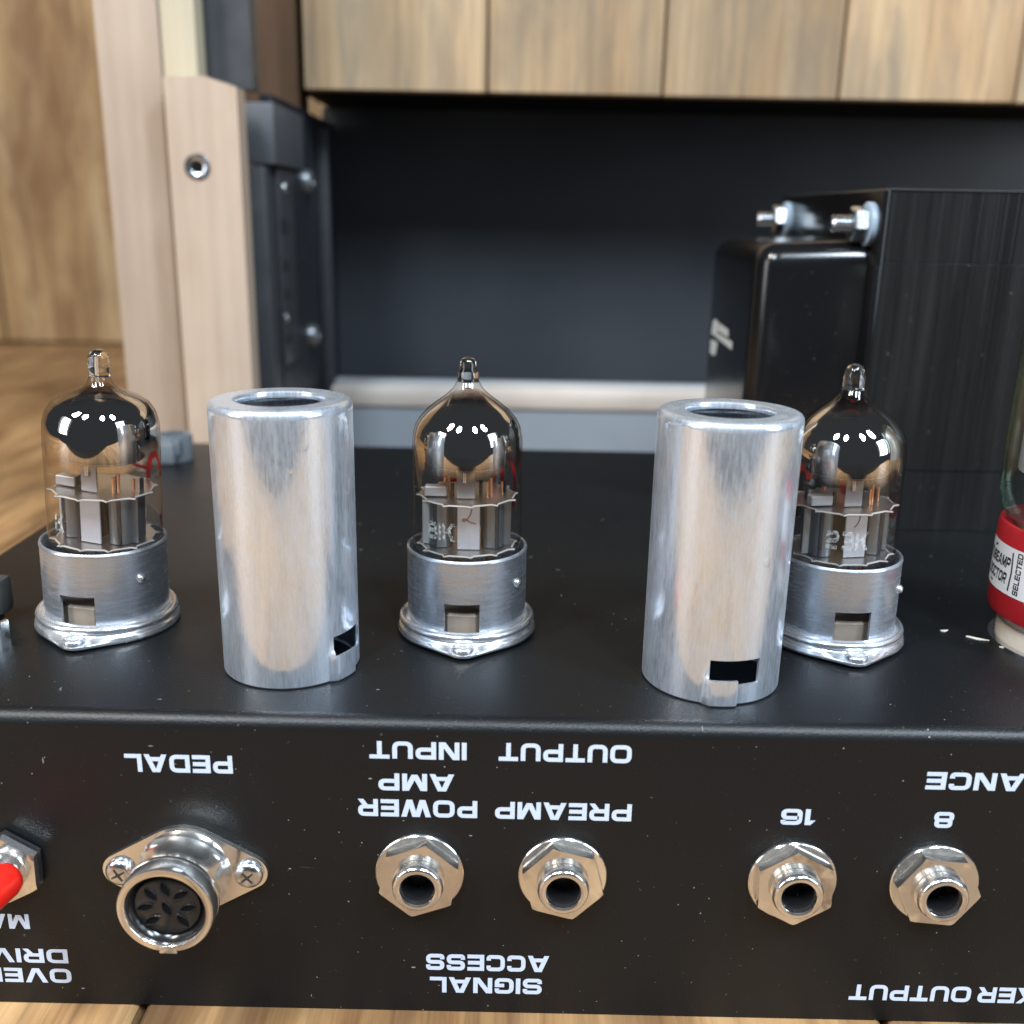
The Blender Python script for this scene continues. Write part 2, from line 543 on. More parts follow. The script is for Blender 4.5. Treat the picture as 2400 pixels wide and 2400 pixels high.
SW = 0.23
def glyph(ch):
    """list of (points2d, faces) in a box of height 1, and its width"""
    W = {'I': 0.21, 'M': 1.16, 'W': 1.42, '1': 0.48, '-': 0.42, 'T': 0.96, 'L': 0.86, 'E': 0.90, 'A': 1.12, 'V': 1.08, 'O': 1.06, 'D': 1.02, '6': 0.98, '8': 0.98, ' ': 0.12}.get(ch, 0.98)
    s = SW
    x0, x1, y0, y1 = s / 2, W - s / 2, s / 2, 1 - s / 2
    ym = 0.5
    out = []
    def st(pts, closed=False, rad=0.26):
        P = rounded([(x0 + (x1 - x0) * p[0], y0 + (y1 - y0) * p[1], len(p) > 2) for p in pts], rad, closed)
        out.append(stroke_quads(P, s, closed))
    def bar(px, py0, py1):       # upright with square ends
        out.append(([Vector((px - s / 2, py0)), Vector((px + s / 2, py0)), Vector((px + s / 2, py1)), Vector((px - s / 2, py1))], [(0, 1, 2, 3)]))
    def hor(py, px0, px1):
        out.append(([Vector((px0, py - s / 2)), Vector((px1, py - s / 2)), Vector((px1, py + s / 2)), Vector((px0, py + s / 2))], [(0, 1, 2, 3)]))
    def dia(xa, ya, xb, yb, k=1.15):    # slanted stroke with level ends
        h = s * k / 2
        out.append(([Vector((xa - h, ya)), Vector((xa + h, ya)), Vector((xb + h, yb)), Vector((xb - h, yb))], [(0, 1, 2, 3)]))
    R = True
    if ch in 'PR':
        bar(x0, 0, 1)
        pts = [(0, 1), (1, 1, R), (1, 0.42, R), (0, 0.42)]
        st(pts, rad=0.2)
        if ch == 'R':
            dia(W * 0.56, 0.45, x1 - 0.01, 0, 1.2)
    elif ch == 'E':
        bar(x0, 0, 1); hor(y1, s, W); hor(ym, s, W * 0.97); hor(y0, s, W)
    elif ch == 'F':
        bar(x0, 0, 1); hor(y1, s, W); hor(ym, s, W * 0.97)
    elif ch == 'D':
        bar(x0, 0, 1); st([(0, 1), (1, 1, R), (1, 0, R), (0, 0)])
    elif ch == 'A':
        dia(0.12, 0, W / 2 - 0.06, 1); dia(W - 0.12, 0, W / 2 + 0.06, 1); hor(0.27, 0.22, W - 0.22)
    elif ch == 'V':
        dia(0.12, 1, W / 2 - 0.04, 0); dia(W - 0.12, 1, W / 2 + 0.04, 0)
    elif ch == 'L':
        bar(x0, 0, 1); hor(y0, s, W)
    elif ch == 'I':
        bar(x0, 0, 1)
    elif ch == 'N':
        bar(x0, 0, 1); bar(x1, 0, 1); dia(x0 + 0.05, 1, x1 - 0.05, 0, 1.3)
    elif ch == 'M':
        bar(x0, 0, 1); bar(x1, 0, 1); dia(x0 + 0.05, 1, W / 2, 0.06, 1.2); dia(x1 - 0.05, 1, W / 2, 0.06, 1.2)
    elif ch == 'W':
        dia(0.11, 1, 0.38, 0); dia(0.66, 1, 0.40, 0); dia(W - 0.66, 1, W - 0.40, 0); dia(W - 0.11, 1, W - 0.38, 0)
    elif ch == 'T':
        hor(y1, 0, W); bar(W / 2, 0, 1 - s)
    elif ch == 'U':
        st([(0, 1.128), (0, 0, R), (1, 0, R), (1, 1.128)])
    elif ch == 'O':
        st([(0, 0, R), (0, 1, R), (1, 1, R), (1, 0, R)], True)
    elif ch == 'C':
        st([(1, 0.70), (1, 1, R), (0, 1, R), (0, 0, R), (1, 0, R), (1, 0.30)])
    elif ch == 'G':
        st([(1, 0.72), (1, 1, R), (0, 1, R), (0, 0, R), (1, 0, R), (1, 0.46), (0.5, 0.46)])
    elif ch == 'S':
        st([(1, 0.72), (1, 1, R), (0, 1, R), (0, 0.5, R), (1, 0.5, R), (1, 0, R), (0, 0, R), (0, 0.28)], rad=0.19)
    elif ch == 'K':
        bar(x0, 0, 1); dia(s + 0.12, 0.45, x1, 1, 1.3); dia(s + 0.28, 0.6, x1, 0, 1.3)
    elif ch == '1':
        bar(x1, 0, 1); dia(0.10, 0.70, x1 - 0.04, 1.0, 1.0)
    elif ch == '2':
        st([(0, 0.72), (0, 1, R), (1, 1, R), (1, 0.5, R), (0, 0.42, R), (0, 0), (1, 0)], rad=0.19)
    elif ch == '3':
        st([(0, 1), (1, 1, R), (1, 0.5), (1, 0, R), (0, 0)], rad=0.19); hor(ym, 0.25, W - 0.1)
    elif ch == '6':
        st([(1, 0.76), (1, 1, R), (0, 1, R), (0, 0, R), (1, 0, R), (1, 0.58, R), (0.06, 0.58)], rad=0.19)
    elif ch == 'B':
        bar(x0, 0, 1); st([(0, 1), (0.95, 1, R), (0.95, 0.5, R), (0, 0.5)], rad=0.16); st([(0, 0.5), (1, 0.5, R), (1, 0, R), (0, 0)], rad=0.16)
    elif ch == '8':
        st([(0, 0, R), (0, 0.52, R), (1, 0.52, R), (1, 0, R)], True, 0.17)
        st([(0.06, 0.52, R), (0.06, 1, R), (0.94, 1, R), (0.94, 0.52, R)], True, 0.17)
    elif ch == '-':
        hor(0.45, 0, W)
    return out, W

def text_mesh(txt, mapper, gap=0.13, total=None):
    """mapper(x, y, layer) with x 0..1 over the word, y 0..1 over the letter height"""
    mb = MB()
    x = 0.0
    parts = []
    for ch in txt:
        g, wd = glyph(ch)
        for vv, ff in g:
            parts.append(([(p.x + x, p.y) for p in vv], ff))
        x += wd + gap
    tot = x - gap
    for i, (vv, ff) in enumerate(parts):
        mb.add([mapper(px / tot, py, i % 5) for px, py in vv], ff)
    return mb

# =================================================================== FLOOR
Z_FLOOR = -62.74
floor = empty('floor', (0, 0, Z_FLOOR))
tag(floor, kind='structure')
pw = 144.8
pl_mesh = MB().box(0.9, pw - 0.9, -355, 1100, -18, 0, 0.8, 1).mesh('floor_plank', 'floor_wood', 35)
for k in range(-9, 8):
    o = bpy.data.objects.new('plank', pl_mesh)
    link_obj(o, floor)
    o.location = ((-70.7 + k * pw) * MM, 0, random.uniform(-0.3, 0) * MM)
MB().box(-1500, 1300, -353, 1100, -40, -17).build('subfloor', 'black_void', floor)

# =================================================================== PLANK WALL BEHIND
wall = empty('plank_wall', (0, 980, Z_FLOOR))
tag(wall, 'tall brown stained plank wall rising from the wooden floor', 'wall')
wp = MB().box(1.2, 178.8, 0, 20, 2, 900, 1.2, 1).mesh('wall_plank', 'wall_wood', 35)
for k in range(-5, 7):
    o = bpy.data.objects.new('plank', wp)
    link_obj(o, wall)
    o.location = ((-579 + k * 180) * MM, random.uniform(-1.5, 0) * MM, 0)
MB().box(-1480, 680, 20, 32, 0, 900).build('backing', 'black_void', wall)

# =================================================================== CABINET
cab = empty('open_cabinet', (0, 300, Z_FLOOR))
tag(cab, 'open black lined cabinet with pale plank front and raw wooden corner boards', 'cabinet')
dz = -Z_FLOOR
def cpart(name, mat, *boxes, bev=0.0, smooth=35):
    mb = MB()
    for b in boxes:
        mb.box(b[0], b[1], b[2] - 300, b[3] - 300, b[4] + dz, b[5] + dz, bev)
    return mb.build(name, mat, cab, smooth)
corner = cpart('corner_board', 'raw_wood', (-161, -137, 250, 272, Z_FLOOR, 260), bev=0.8)
cpart('corner_strip', 'pale_wood', (-136.9, -123.5, 251.5, 272, Z_FLOOR, 260), bev=0.8)
# shorter mounting board with a ragged sawn top
mb = MB()
prof = [(-133.2, 132.6), (-129, 133.4), (-125, 132.9), (-121, 133.6), (-117, 133.2), (-113, 131.9), (-109.5, 131.0), (-106.2, 129.8)]
poly = [(x, z_ + dz) for x, z_ in prof] + [(-106.4, 0), (-133.2, 0)]
mb.prism([(a, b) for a, b in poly], 240 - 300, 251.4 - 300, 'y')
board = mb.build('mounting_board', 'raw_wood', cab, 35)
mb = MB().lathe([(2.3, -6), (2.3, 0.1), (3.0, 0.6), (4.6, 0.5), (5.1, 0.0), (5.1, -0.5)], 28, 'y', (-122.7, -60.0, 101.5 + dz))
tn = mb.build('threaded_insert', 'zinc', board, 40)
MB().lathe([(0.0, 0.25), (2.7, 0.25)], 20, 'y', (-122.7, -60.0, 101.5 + dz)).build('insert_hole_shade', 'black_void', board)  # flat black disc painted in for the shade inside the insert
# side wall, block, cover plate, bolts
cpart('side_panel', 'side_black', (-106.0, -101, 273, 412, Z_FLOOR, 131))
cpart('upper_side_panel', 'panel_slate', (-123.3, -105.5, 262, 272.5, 131.5, 260))
blk = cpart('corner_block', 'block_slate', (-112, -98, 262, 318, 104, 127), bev=0.6)
plate = cpart('cover_plate', 'panel_slate', (-116, -101.5, 258, 272.6, Z_FLOOR, 103), (-101.4, -99.6, 272.8, 300, 22, 103), bev=0.3)
for yy, zz in ((283, 95.6), (276, 42.4)):
    mb = MB().lathe([(0, 1.2), (1.2, 1.1), (2.0, 0.5), (2.2, 0)], 16, 'z')
    o = mb.build('screw', 'zinc', plate, 50)
    o.rotation_euler = (0, pi / 2, 0)
    o.location = Vector((-99.6, yy - 300, zz + dz)) * MM
for k, (zz, hh) in enumerate(((80, 6.5), (64, 4.5), (52, 4.5), (42, 4.0), (33, 4.0))):
    mb = MB()
    for q in range(3):
        mb.box(-99.55, -99.4, 273.5 + q * 4 - 300, 276.6 + q * 4 - 300, zz + dz - hh / 2, zz + dz + hh / 2 - (q % 2) * 0.8)
    mb.build('printed_line', 'label_ink', plate)
for zz in (99.6, 28.6):
    mb = MB().lathe([(1.3, 3.0), (1.8, 4.2), (3.2, 4.4), (4.8, 3.2), (5.5, 1.2), (5.6, 0)], 24, 'z')
    mb.lathe([(0, 3.1), (1.3, 3.0)], 24, 'z')
    o = mb.build('carriage_bolt', 'plate_grey', cab, 50)
    o.rotation_euler = (0, pi / 2, 0)
    o.location = Vector((-101, 331 - 300, zz + dz)) * MM
cpart('corner_trim', 'panel_slate', (-100.9, -95.2, 360, 366, -20, 125), bev=1.0)
cpart('back_panel', 'panel_black', (-107, 320, 412.2, 420, Z_FLOOR, 139.5))
cpart('shaded_wood_post', 'shaded_wood', (-135, -104.5, 345, 365.8, 131.5, 260))  # invented post for the wood seen behind; its shade is in the colour
cpart('upper_shade_back', 'black_void', (-104.3, 320, 350, 420, 139.7, 260))  # hidden black box, deepened to cast shade down the back panel
# plank front above the opening
bounds = [-99.8, -16.2, 63.1, 143.0, 222.6, 302.5]
for a, b in zip(bounds[:-1], bounds[1:]):
    mb = MB().box(0, b - a - 1.3, 0, 8, 0, 130, 0.5, 1)
    o = mb.build('plank', 'fascia_wood', cab)
    o.location = Vector((a + 0.65, 330 - 300, 139.2 + dz + random.uniform(-0.25, 0.25))) * MM
cpart('plank_batten', 'shaded_wood', (-99.5, 302, 338.3, 349, 140.2, 150))
# low rail at the foot of the opening
cpart('bottom_rail', 'rail_wood', (-94.5, 320, 346, 366, -8.6, 1.4), bev=0.9)
cpart('rail_top_sheen', 'anode_grey', (-94.5, 320, 357, 367.0, 1.45, 2.9), bev=0.5)  # pale grey strip standing in for the reflection along the rail top
cpart('lower_lining', 'grey_lining', (-94.5, 320, 347.5, 366, Z_FLOOR, -8.7))

# =================================================================== CHASSIS
ch = empty('amplifier_chassis', (0, 0, 0))
tag(ch, 'black powder coated amplifier chassis with upside down white lettering', 'amplifier')
RB = 2.8
XL, XR, YB = -132.0, 235.0, 218.0
prof = [(0.0, Z_FLOOR + 0.02)]
for k in range(9):
    a = k / 8 * pi / 2
    prof.append((RB - RB * cos(a), -RB + RB * sin(a)))
for k in range(7):
    a = k / 6 * pi / 2
    prof.append((YB - 2 + 2 * sin(a), -2 + 2 * cos(a)))
prof.append((YB, Z_FLOOR + 0.02))
MB().prism(prof, XL, XR, 'x').build('chassis_body', 'chassis_black', ch, 40)

# lettering (upside down: the chassis lies on its top)
def lettering(txt, x0, x1, z_top, z_bot, label):
    def mp(u, v, k):      # word starts at the right, letters hang upside down
        return (x1 - (x1 - x0) * u, -0.05 - 0.006 * k, z_top + (z_bot - z_top) * v)
    o = text_mesh(txt, mp).build('lettering', 'letter_ink', ch, None)
    o['label'] = label
lettering('PEDAL', -69.2, -49.8, -7.75, -11.35, 'white word PEDAL above the round connector')
lettering('INPUT', -25.1, -7.7, -4.15, -7.65, 'white word INPUT under the chassis edge')
lettering('AMP', -23.6, -9.95, -10.6, -14.1, 'white word AMP between INPUT and POWER')
lettering('POWER', -27.4, -5.7, -15.95, -19.5, 'white word POWER above a jack')
lettering('OUTPUT', -1.95, 21.8, -4.0, -7.6, 'white word OUTPUT under the chassis edge')
lettering('PREAMP', -2.45, 22.4, -15.95, -19.5, 'white word PREAMP above a jack')
lettering('ACCESS', -15.2, 8.3, -49.4, -53.1, 'white word ACCESS low on the panel')
lettering('SIGNAL', -14.5, 7.1, -54.7, -58.3, 'white word SIGNAL at the bottom edge')
lettering('16', 49.6, 55.9, -16.2, -19.5, 'white number 16 above a jack')
lettering('8', 77.4, 81.0, -16.2, -19.5, 'white number 8 above a jack')
lettering('IMPEDANCE', 74.9, 112.4, -8.05, -11.6, 'white word ending in DANCE')
lettering('SPEAKER OUTPUT', 66.4, 118.3, -54.4, -58.0, 'white words ending in KER OUTPUT at the bottom edge')
lettering('MASTER', -113.5, -90.5, -42.4, -45.7, 'white word beginning with MA below the red lever')
lettering('DRIVE', -102.8, -84.0, -50.2, -53.4, 'white word DRIVE')
lettering('OVER-', -103.2, -83.8, -54.7, -58.0, 'white word OVER at the bottom edge')

# jacks ---------------------------------------------------------------
def hexpoly(r, rot, cx=0, cz=0):
    return [(cx + r * cos(rot + k * pi / 3), cz + r * sin(rot + k * pi / 3)) for k in range(6)]

def hex_nut(r_c, r_in, y0, y1, rot, cham=0.93):
    """hexagon with chamfered front corners and a bore, heights along -y"""
    mb = MB()
    N = 72
    rings = []
    af = r_c * cos(pi / 6)
    def hr(a):
        q = ((a - rot) % (pi / 3)) - pi / 6
        return af / cos(q)
    t_ = y1 - y0
    levels = []
    for k in range(N):
        a = rot + 2 * pi * k / N
        R_ = hr(a)
        drop = max(0.0, (R_ - r_c * cham)) * 0.6
        inner = r_c * cham - 0.35
        levels.append([(R_ - 0.45, y0), (R_, y0 + 0.35), (R_, y1 - drop), (min(R_, inner), y1), (r_in, y1), (r_in, y0)])
    vv, ff = [], []
    for k in range(N):
        a = rot + 2 * pi * k / N
        for r_, h_ in levels[k]:
            vv.append((r_ * cos(a), -h_, r_ * sin(a)))
    for k in range(N):
        j = (k + 1) % N
        for q in range(5):
            ff.append((k * 6 + q, j * 6 + q, j * 6 + q + 1, k * 6 + q + 1))
    mb.add(vv, ff)
    return mb

barrel_prof = [(4.6, 0.2)]
for k in range(8):     # threads
    barrel_prof += [(4.35, 1.9 + k * 0.36), (4.72, 2.08 + k * 0.36)]
barrel_prof += [(4.5, 5.1), (4.3, 5.4), (3.9, 5.55), (3.5, 5.5), (3.25, 5.3), (3.2, 4.6), (3.2, 0.3)]
def jack(x, rot, label):
    root = empty('jack', (x, 0, -31.2), ch)
    root['label'] = label
    MB().lathe([(4.7, 0.05), (8.2, 0.05), (8.2, 0.62), (8.02, 0.8), (4.7, 0.8)], 64, 'y').build('washer', 'nickel', root, 30)
    hex_nut(7.75, 4.6, 0.82, 3.0, rot, 0.965).build('nut', 'nickel', root, 25)
    MB().lathe(barrel_prof, 56, 'y').build('barrel', 'nickel', root, 40)
    MB().lathe([(3.21, 4.3), (3.05, 4.2), (2.9, 0.6), (0, 0.5)], 32, 'y').build('bore', 'black_plastic', root, 40)
jack(-16.25, radians(80), 'nickel jack under the word POWER')
jack(10.25, radians(45), 'nickel jack under the word PREAMP')
jack(52.84, radians(92), 'nickel jack under the number 16')
jack(79.09, radians(55), 'nickel jack under the number 8')

# round multi-pin connector -------------------------------------------
dn = empty('pin_connector', (-59.6, 0, -31.4), ch)
dn['label'] = 'round silver eight hole connector under the word PEDAL'
pts = []
def hull_flange(r_mid, r_ear, d):
    ang = math.acos((r_mid - r_ear) / d)
    P = []
    n = 16
    for k in range(n + 1):
        a = -ang + 2 * ang * k / n
        P.append((d + r_ear * cos(a), r_ear * sin(a)))
    for k in range(n + 1):
        a = ang + (pi - 2 * ang) * k / n
        P.append((r_mid * cos(a), r_mid * sin(a)))
    for k in range(n + 1):
        a = pi - ang + 2 * ang * k / n
        P.append((-d + r_ear * cos(a), r_ear * sin(a)))
    for k in range(n + 1):
        a = pi + ang + (pi - 2 * ang) * k / n
        P.append((r_mid * cos(a), r_mid * sin(a)))
    return P
fl = MB().prism(hull_flange(9.3, 3.4, 11.85), -1.1, -0.03, 'y').build('flange', 'nickel', dn, 40)
sh = MB().lathe([(8.6, 1.1), (8.3, 1.5), (7.9, 2.2), (7.75, 3.0), (7.75, 7.6), (7.95, 7.9), (8.25, 8.0), (8.5, 8.3), (8.5, 8.9), (8.3, 9.05), (8.5, 9.25), (8.55, 11.9), (8.35, 12.25), (8.0, 12.35), (7.2, 12.3), (7.05, 12.1), (7.0, 8.0)], 72, 'y').build('shell', 'nickel', dn, 40)
MB().box(-1.6, 1.6, -12.45, -10.5, -8.7, -7.3, 0.2).build('key_notch', 'zinc', sh)
ins = MB().lathe([(7.02, 8.0), (7.0, 11.4), (6.75, 11.6), (6.3, 10.6), (5.9, 10.35), (5.8, 10.9), (5.5, 11.1), (0, 11.1)], 56, 'y').build('insert', 'black_plastic', dn, 40)
def leaf(L_, W_, n=9):
    P = []
    for k in range(n):
        u = k / (n - 1)
        P.append((-L_ + 2 * L_ * u, W_ * sin(pi * u) ** 0.8))
    for k in range(1, n - 1):
        u = k / (n - 1)
        P.append((L_ - 2 * L_ * u, -W_ * sin(pi * u) ** 0.8))
    return P
def petal(px, pz, ang, L_=1.45, W_=0.62):
    out, inn = leaf(L_ * 1.16, W_ * 1.3), leaf(L_, W_)
    n = len(out)
    mb = MB()
    def T(p, y):
        return (px + p[0] * cos(ang) - p[1] * sin(ang), y, pz + p[0] * sin(ang) + p[1] * cos(ang))
    vv = [T(p, -11.11) for p in out] + [T(p, -11.45) for p in [(a[0] * .5 + b[0] * .5, a[1] * .5 + b[1] * .5) for a, b in zip(out, inn)]] + [T(p, -11.2) for p in inn]
    ff = []
    for r_ in range(2):
        for k in range(n):
            j = (k + 1) % n
            ff.append((r_ * n + k, r_ * n + j, (r_ + 1) * n + j, (r_ + 1) * n + k))
    mb.add(vv, ff)
    mb.build('pin_slot_rim', 'black_plastic', ins, 60)
    m2 = MB()
    m2.add([T(p, -11.13) for p in inn], [tuple(range(n))])
    m2.build('pin_slot_shade', 'black_void', ins)  # flat black leaf, slot's inner shade put in as colour
petal(0, -0.2, radians(-72), 1.5, 0.6)
for k in range(7):
    a = radians(90 + (k - 3) * 45)
    petal(3.75 * cos(a), 3.75 * sin(a), a + radians(18 if k % 2 else -12))
def pan_screw(x, z_, parent, rot, y=-1.1, r=2.75):
    s_ = empty('screw', (x, y, z_), parent)
    MB().lathe([(r, 0), (r, 0.45), (r * 0.93, 0.95), (r * 0.72, 1.4), (r * 0.42, 1.62), (0, 1.68)], 32, 'y').build('screw_head', 'zinc', s_, 60)
    mb = MB()
    for k in range(2):
        a = rot + k * pi / 2
        c_, d_ = cos(a), sin(a)
        L_, W_ = r * 0.52, 0.24
        P = [(-L_, -W_ * 0.5), (-W_, -W_), (W_, -W_), (L_, -W_ * 0.5), (L_, W_ * 0.5), (W_, W_), (-W_, W_), (-L_, W_ * 0.5)]
        mb.prism([(p[0] * c_ - p[1] * d_, p[0] * d_ + p[1] * c_) for p in P], -1.71 - 0.004 * k, -1.3, 'y')
    mb.build('cross_recess', 'plate_dark', s_)
pan_screw(-11.85, 0, dn, radians(30))
pan_screw(11.85, 0, dn, radians(40))

# toggle switch with red sleeve -----------------------------------------
tg = empty('toggle_switch', (-92.6, 0, -31.0), ch)
tg['label'] = 'toggle switch with red sleeved lever beside the word MASTER'
hex_nut(7.2, 3.2, 0.02, 1.0, radians(28)).build('lock_washer', 'plate_dark', tg, 25)
hex_nut(7.0, 3.2, 1.02, 3.0, radians(28)).build('nut', 'nickel', tg, 25)
MB().lathe([(3.2, 0.5), (4.3, 3.0), (4.5, 3.6), (4.45, 5.6), (4.0, 6.6), (3.2, 7.0), (2.4, 6.9), (2.1, 6.2), (0, 6.0)], 40, 'y').build('bushing', 'nickel', tg, 40)
a_, b_ = Vector((4.6, -8.0, 3.2)), Vector((0.5, -25.0, 3.6))
pp = [a_.lerp(b_, u) for u in (0, 0.03, 0.1, 0.3, 0.6, 0.9, 0.97, 1.0)]
MB().tube(pp, [2.0, 2.9, 3.3, 3.4, 3.5, 3.6, 3.2, 1.8], 28).build('lever_sleeve', 'red_sleeve', tg, 60)

# tube sockets ----------------------------------------------------------
def cyl_grid(R_, zs, n, skip, thick, bulge=None, amax=2 * pi, a0=-pi / 2):
    """cylinder wall as a grid; skip(a_mid, z_mid) leaves an opening; returns closed shell with thickness. angle 0 = front (-y), positive to the right"""
    mb = MB()
    def P(k, z_, r_):
        a = a0 + amax * k / n
        return (r_ * cos(a), r_ * sin(a), z_)
    nz = len(zs)
    idx = lambda k, j, s_: ((k % n) * nz + j) * 2 + s_
    vv = []
    for k in range(n):
        ang = 2 * pi * k / n
        if ang > pi: ang -= 2 * pi
        for z_ in zs:
            b = bulge(ang, z_) if bulge else 0.0
            vv.append(P(k, z_, R_ + b))
            vv.append(P(k, z_, R_ - thick + b))
    hole = {}
    for k in range(n):
        ang = 2 * pi * (k + 0.5) / n
        if ang > pi: ang -= 2 * pi
        for j in range(nz - 1):
            hole[k, j] = skip(ang, (zs[j] + zs[j + 1]) / 2)
    ff = []
    for k in range(n):
        for j in range(nz - 1):
            if hole[k, j]:
                continue
            ff.append((idx(k, j, 0), idx(k + 1, j, 0), idx(k + 1, j + 1, 0), idx(k, j + 1, 0)))
            ff.append((idx(k, j, 1), idx(k, j + 1, 1), idx(k + 1, j + 1, 1), idx(k + 1, j, 1)))
            if j == 0 or hole[k, j - 1]:
                ff.append((idx(k, j, 0), idx(k, j, 1), idx(k + 1, j, 1), idx(k + 1, j, 0)))
            if j == nz - 2 or hole[k, j + 1]:
                ff.append((idx(k, j + 1, 0), idx(k + 1, j + 1, 0), idx(k + 1, j + 1, 1), idx(k, j + 1, 1)))
            if hole[(k - 1) % n, j]:
                ff.append((idx(k, j, 0), idx(k, j + 1, 0), idx(k, j + 1, 1), idx(k, j, 1)))
            if hole[(k + 1) % n, j]:
                ff.append((idx(k + 1, j, 0), idx(k + 1, j, 1), idx(k + 1, j + 1, 1), idx(k + 1, j + 1, 0)))
    mb.add(vv, ff)
    return mb

TY = 42.0
def socket(x, rot, tilt, label):
    root = empty('tube_socket', (x, TY, 0), ch, (0, tilt, rot))
    root['label'] = label
    hw = asin(3.5 / 12.6)
    zs = [1.6, 4.1, 5.0, 7.0, 9.0, 10.3, 13, 16, 18.6, 19.2]
    cyl_grid(12.6, zs, 96, lambda a, z_: abs(a + 0.02) < hw and 4.1 < z_ < 10.3, 0.55).build('skirt', 'socket_aluminium', root, 40)
    # rolled lip
    MB().lathe([(12.05, 18.9), (12.1, 19.35), (12.35, 19.5), (12.6, 19.35), (12.72, 18.9)], 80).build('lip', 'socket_aluminium', root, 60)
    # base flange with two ears: skirt flare, groove, rim; ears fore and aft
    N = 128
    d, r_e, r_m = 14.0, 3.4, 14.7
    ang_h = math.acos((r_m - r_e) / d)
    def outline(a, grow):
        # distance from the centre to the outline of a disc with two pointed ears along +-y
        best = r_m
        ca, sa = cos(a), sin(a)
        ex = d
        for sgn in (1, -1):
            # ear disc
            ux, uy = 0, sgn
            bproj = ca * ux * ex + sa * uy * ex
            disc = bproj * bproj - ex * ex + r_e * r_e
            if bproj > 0 and disc > 0:
                best = max(best, bproj + sqrt(disc))
            # tangent lines
            for s2 in (1, -1):
                na = sgn * pi / 2 + s2 * ang_h
                den = cos(a - na)
                if den > 1e-3:
                    rr = r_m / den
                    px, py = rr * ca, rr * sa
                    tpar = (px - r_m * cos(na)) * -sin(na) * -s2 + (py - r_m * sin(na)) * cos(na) * -s2
                    if -1e-6 <= tpar <= sqrt(d * d - (r_m - r_e) ** 2) + 1e-6 and py * sgn > 0:
                        best = max(best, rr)
        return best + grow
    mb = MB()
    rows = []
    for k in range(N):
        a = 2 * pi * k / N
        ro = outline(a, 0)
        e_ = max(0.0, ro - 14.7)
        rows.append([(12.05, 1.0), (12.1, 3.6), (12.62, 4.2), (12.85, 3.75), (13.15, 3.85), (13.55, 4.2), (13.95, 4.2), (14.3, 3.85), (14.45, 3.4), (14.3, 2.95), (14.0, 2.6), (14.1, 2.3), (14.4, 2.15),
                     (14.6 + e_ * 0.2, 1.8), (14.62 + e_ * 0.8, 1.45), (14.7 + e_, 1.25), (14.75 + e_, 0.95), (14.6 + e_, 0.65), (14.0 + e_, 0.3), (13.6 + e_ * 0.6, 0.04)])
    n_ = len(rows[0])
    vv = []
    for k in range(N):
        a = 2 * pi * k / N
        vv += [(r_ * cos(a), r_ * sin(a), h_) for r_, h_ in rows[k]]
    ff = [(k * n_ + q, ((k + 1) % N) * n_ + q, ((k + 1) % N) * n_ + q + 1, k * n_ + q + 1) for k in range(N) for q in range(n_ - 1)]
    mb.add(vv, ff).build('flange', 'bright_flange', root, 50)
    for sgn in (-1, 1):
        MB().lathe([(2.2, 1.0), (2.3, 2.0), (2.0, 2.5), (1.5, 2.6), (1.1, 2.2), (0.8, 2.0), (0, 1.95)], 28, 'z', (0, sgn * 15.1, 0)).build('rivet', 'bright_flange', root, 60)
    # ceramic body and dark well
    MB().lathe([(10.9, 0.1), (10.9, 7.0), (10.4, 7.5), (4.0, 7.5), (4.0, 0.1)], 12, a0=0.2).build('ceramic_base', 'ceramic_tan', root, 20)
    # bayonet bump on the right
    a = radians(-32)
    o = MB().lathe([(1.0, 0), (0.95, 0.45), (0.6, 0.85), (0, 0.95)], 16).build('bayonet_bump', 'bright_flange', root, 60)
    o.location = Vector((12.5 * cos(a), 12.5 * sin(a), 13.2)) * MM
    o.rotation_euler = (0, pi / 2, a)
SOCK = [(-87.6, radians(-4), radians(2.0)), (-9.9, 0.0, 0.0), (69.2, radians(2), radians(-0.8))]
socket(*SOCK[0], 'aluminium tube socket beside the metal clip')
socket(*SOCK[1], 'aluminium tube socket between the two shield cans')
socket(*SOCK[2], 'aluminium tube socket beside the black transformer')

# small hardware on the chassis -----------------------------------------
gt = empty('terminal_cap', (-122.6, 190, 0), ch)
gt.scale = (0.72, 0.72, 0.80)
gt['label'] = 'small grey hollow cap at the far corner of the chassis'
mb = cyl_grid(8.2, [0, 1, 10.5, 11.5], 48, lambda a, z_: False, 2.2, lambda a, z_: 1.6 * cos(2 * a) ** 2 * (1 if 0.5 < z_ < 11 else 0.8))
mb.build('cap_ring', 'grey_terminal', gt, 50)
MB().box(-10.5, 4.4, -12.5, -6.5, 0, 9.6, 1.2).build('cap_block', 'grey_terminal', gt)
MB().box(4.5, 6.4, -11, 6, 3.5, 10.5, 0.6).build('cap_tab', 'grey_terminal', gt)

cl = empty('metal_clip', (-110, 34, 0), ch)
cl['label'] = 'bent metal clip with a dark latch on the chassis'
mb = MB()
path = [(-6.0, -9.2), (4.8, -9.2), (6.6, -8.2), (7.4, -6.4), (7.6, -5.4), (6.9, -5.2), (6.5, -6.4), (5.8, -7.6), (4.4, -8.3), (-6.0, -8.3)]
mb.prism(path, 0.0, 5.6, 'z')
mb.build('spring_plate', 'zinc', cl, 40)
mb = MB().box(-8, 1.4, 4.5, 10.0, 1.8, 9.8, 1.1).box(-8, -0.2, 2.0, 8.8, 0, 6.5, 1.0)
mb.build('latch', 'dark_clip', cl, 40)

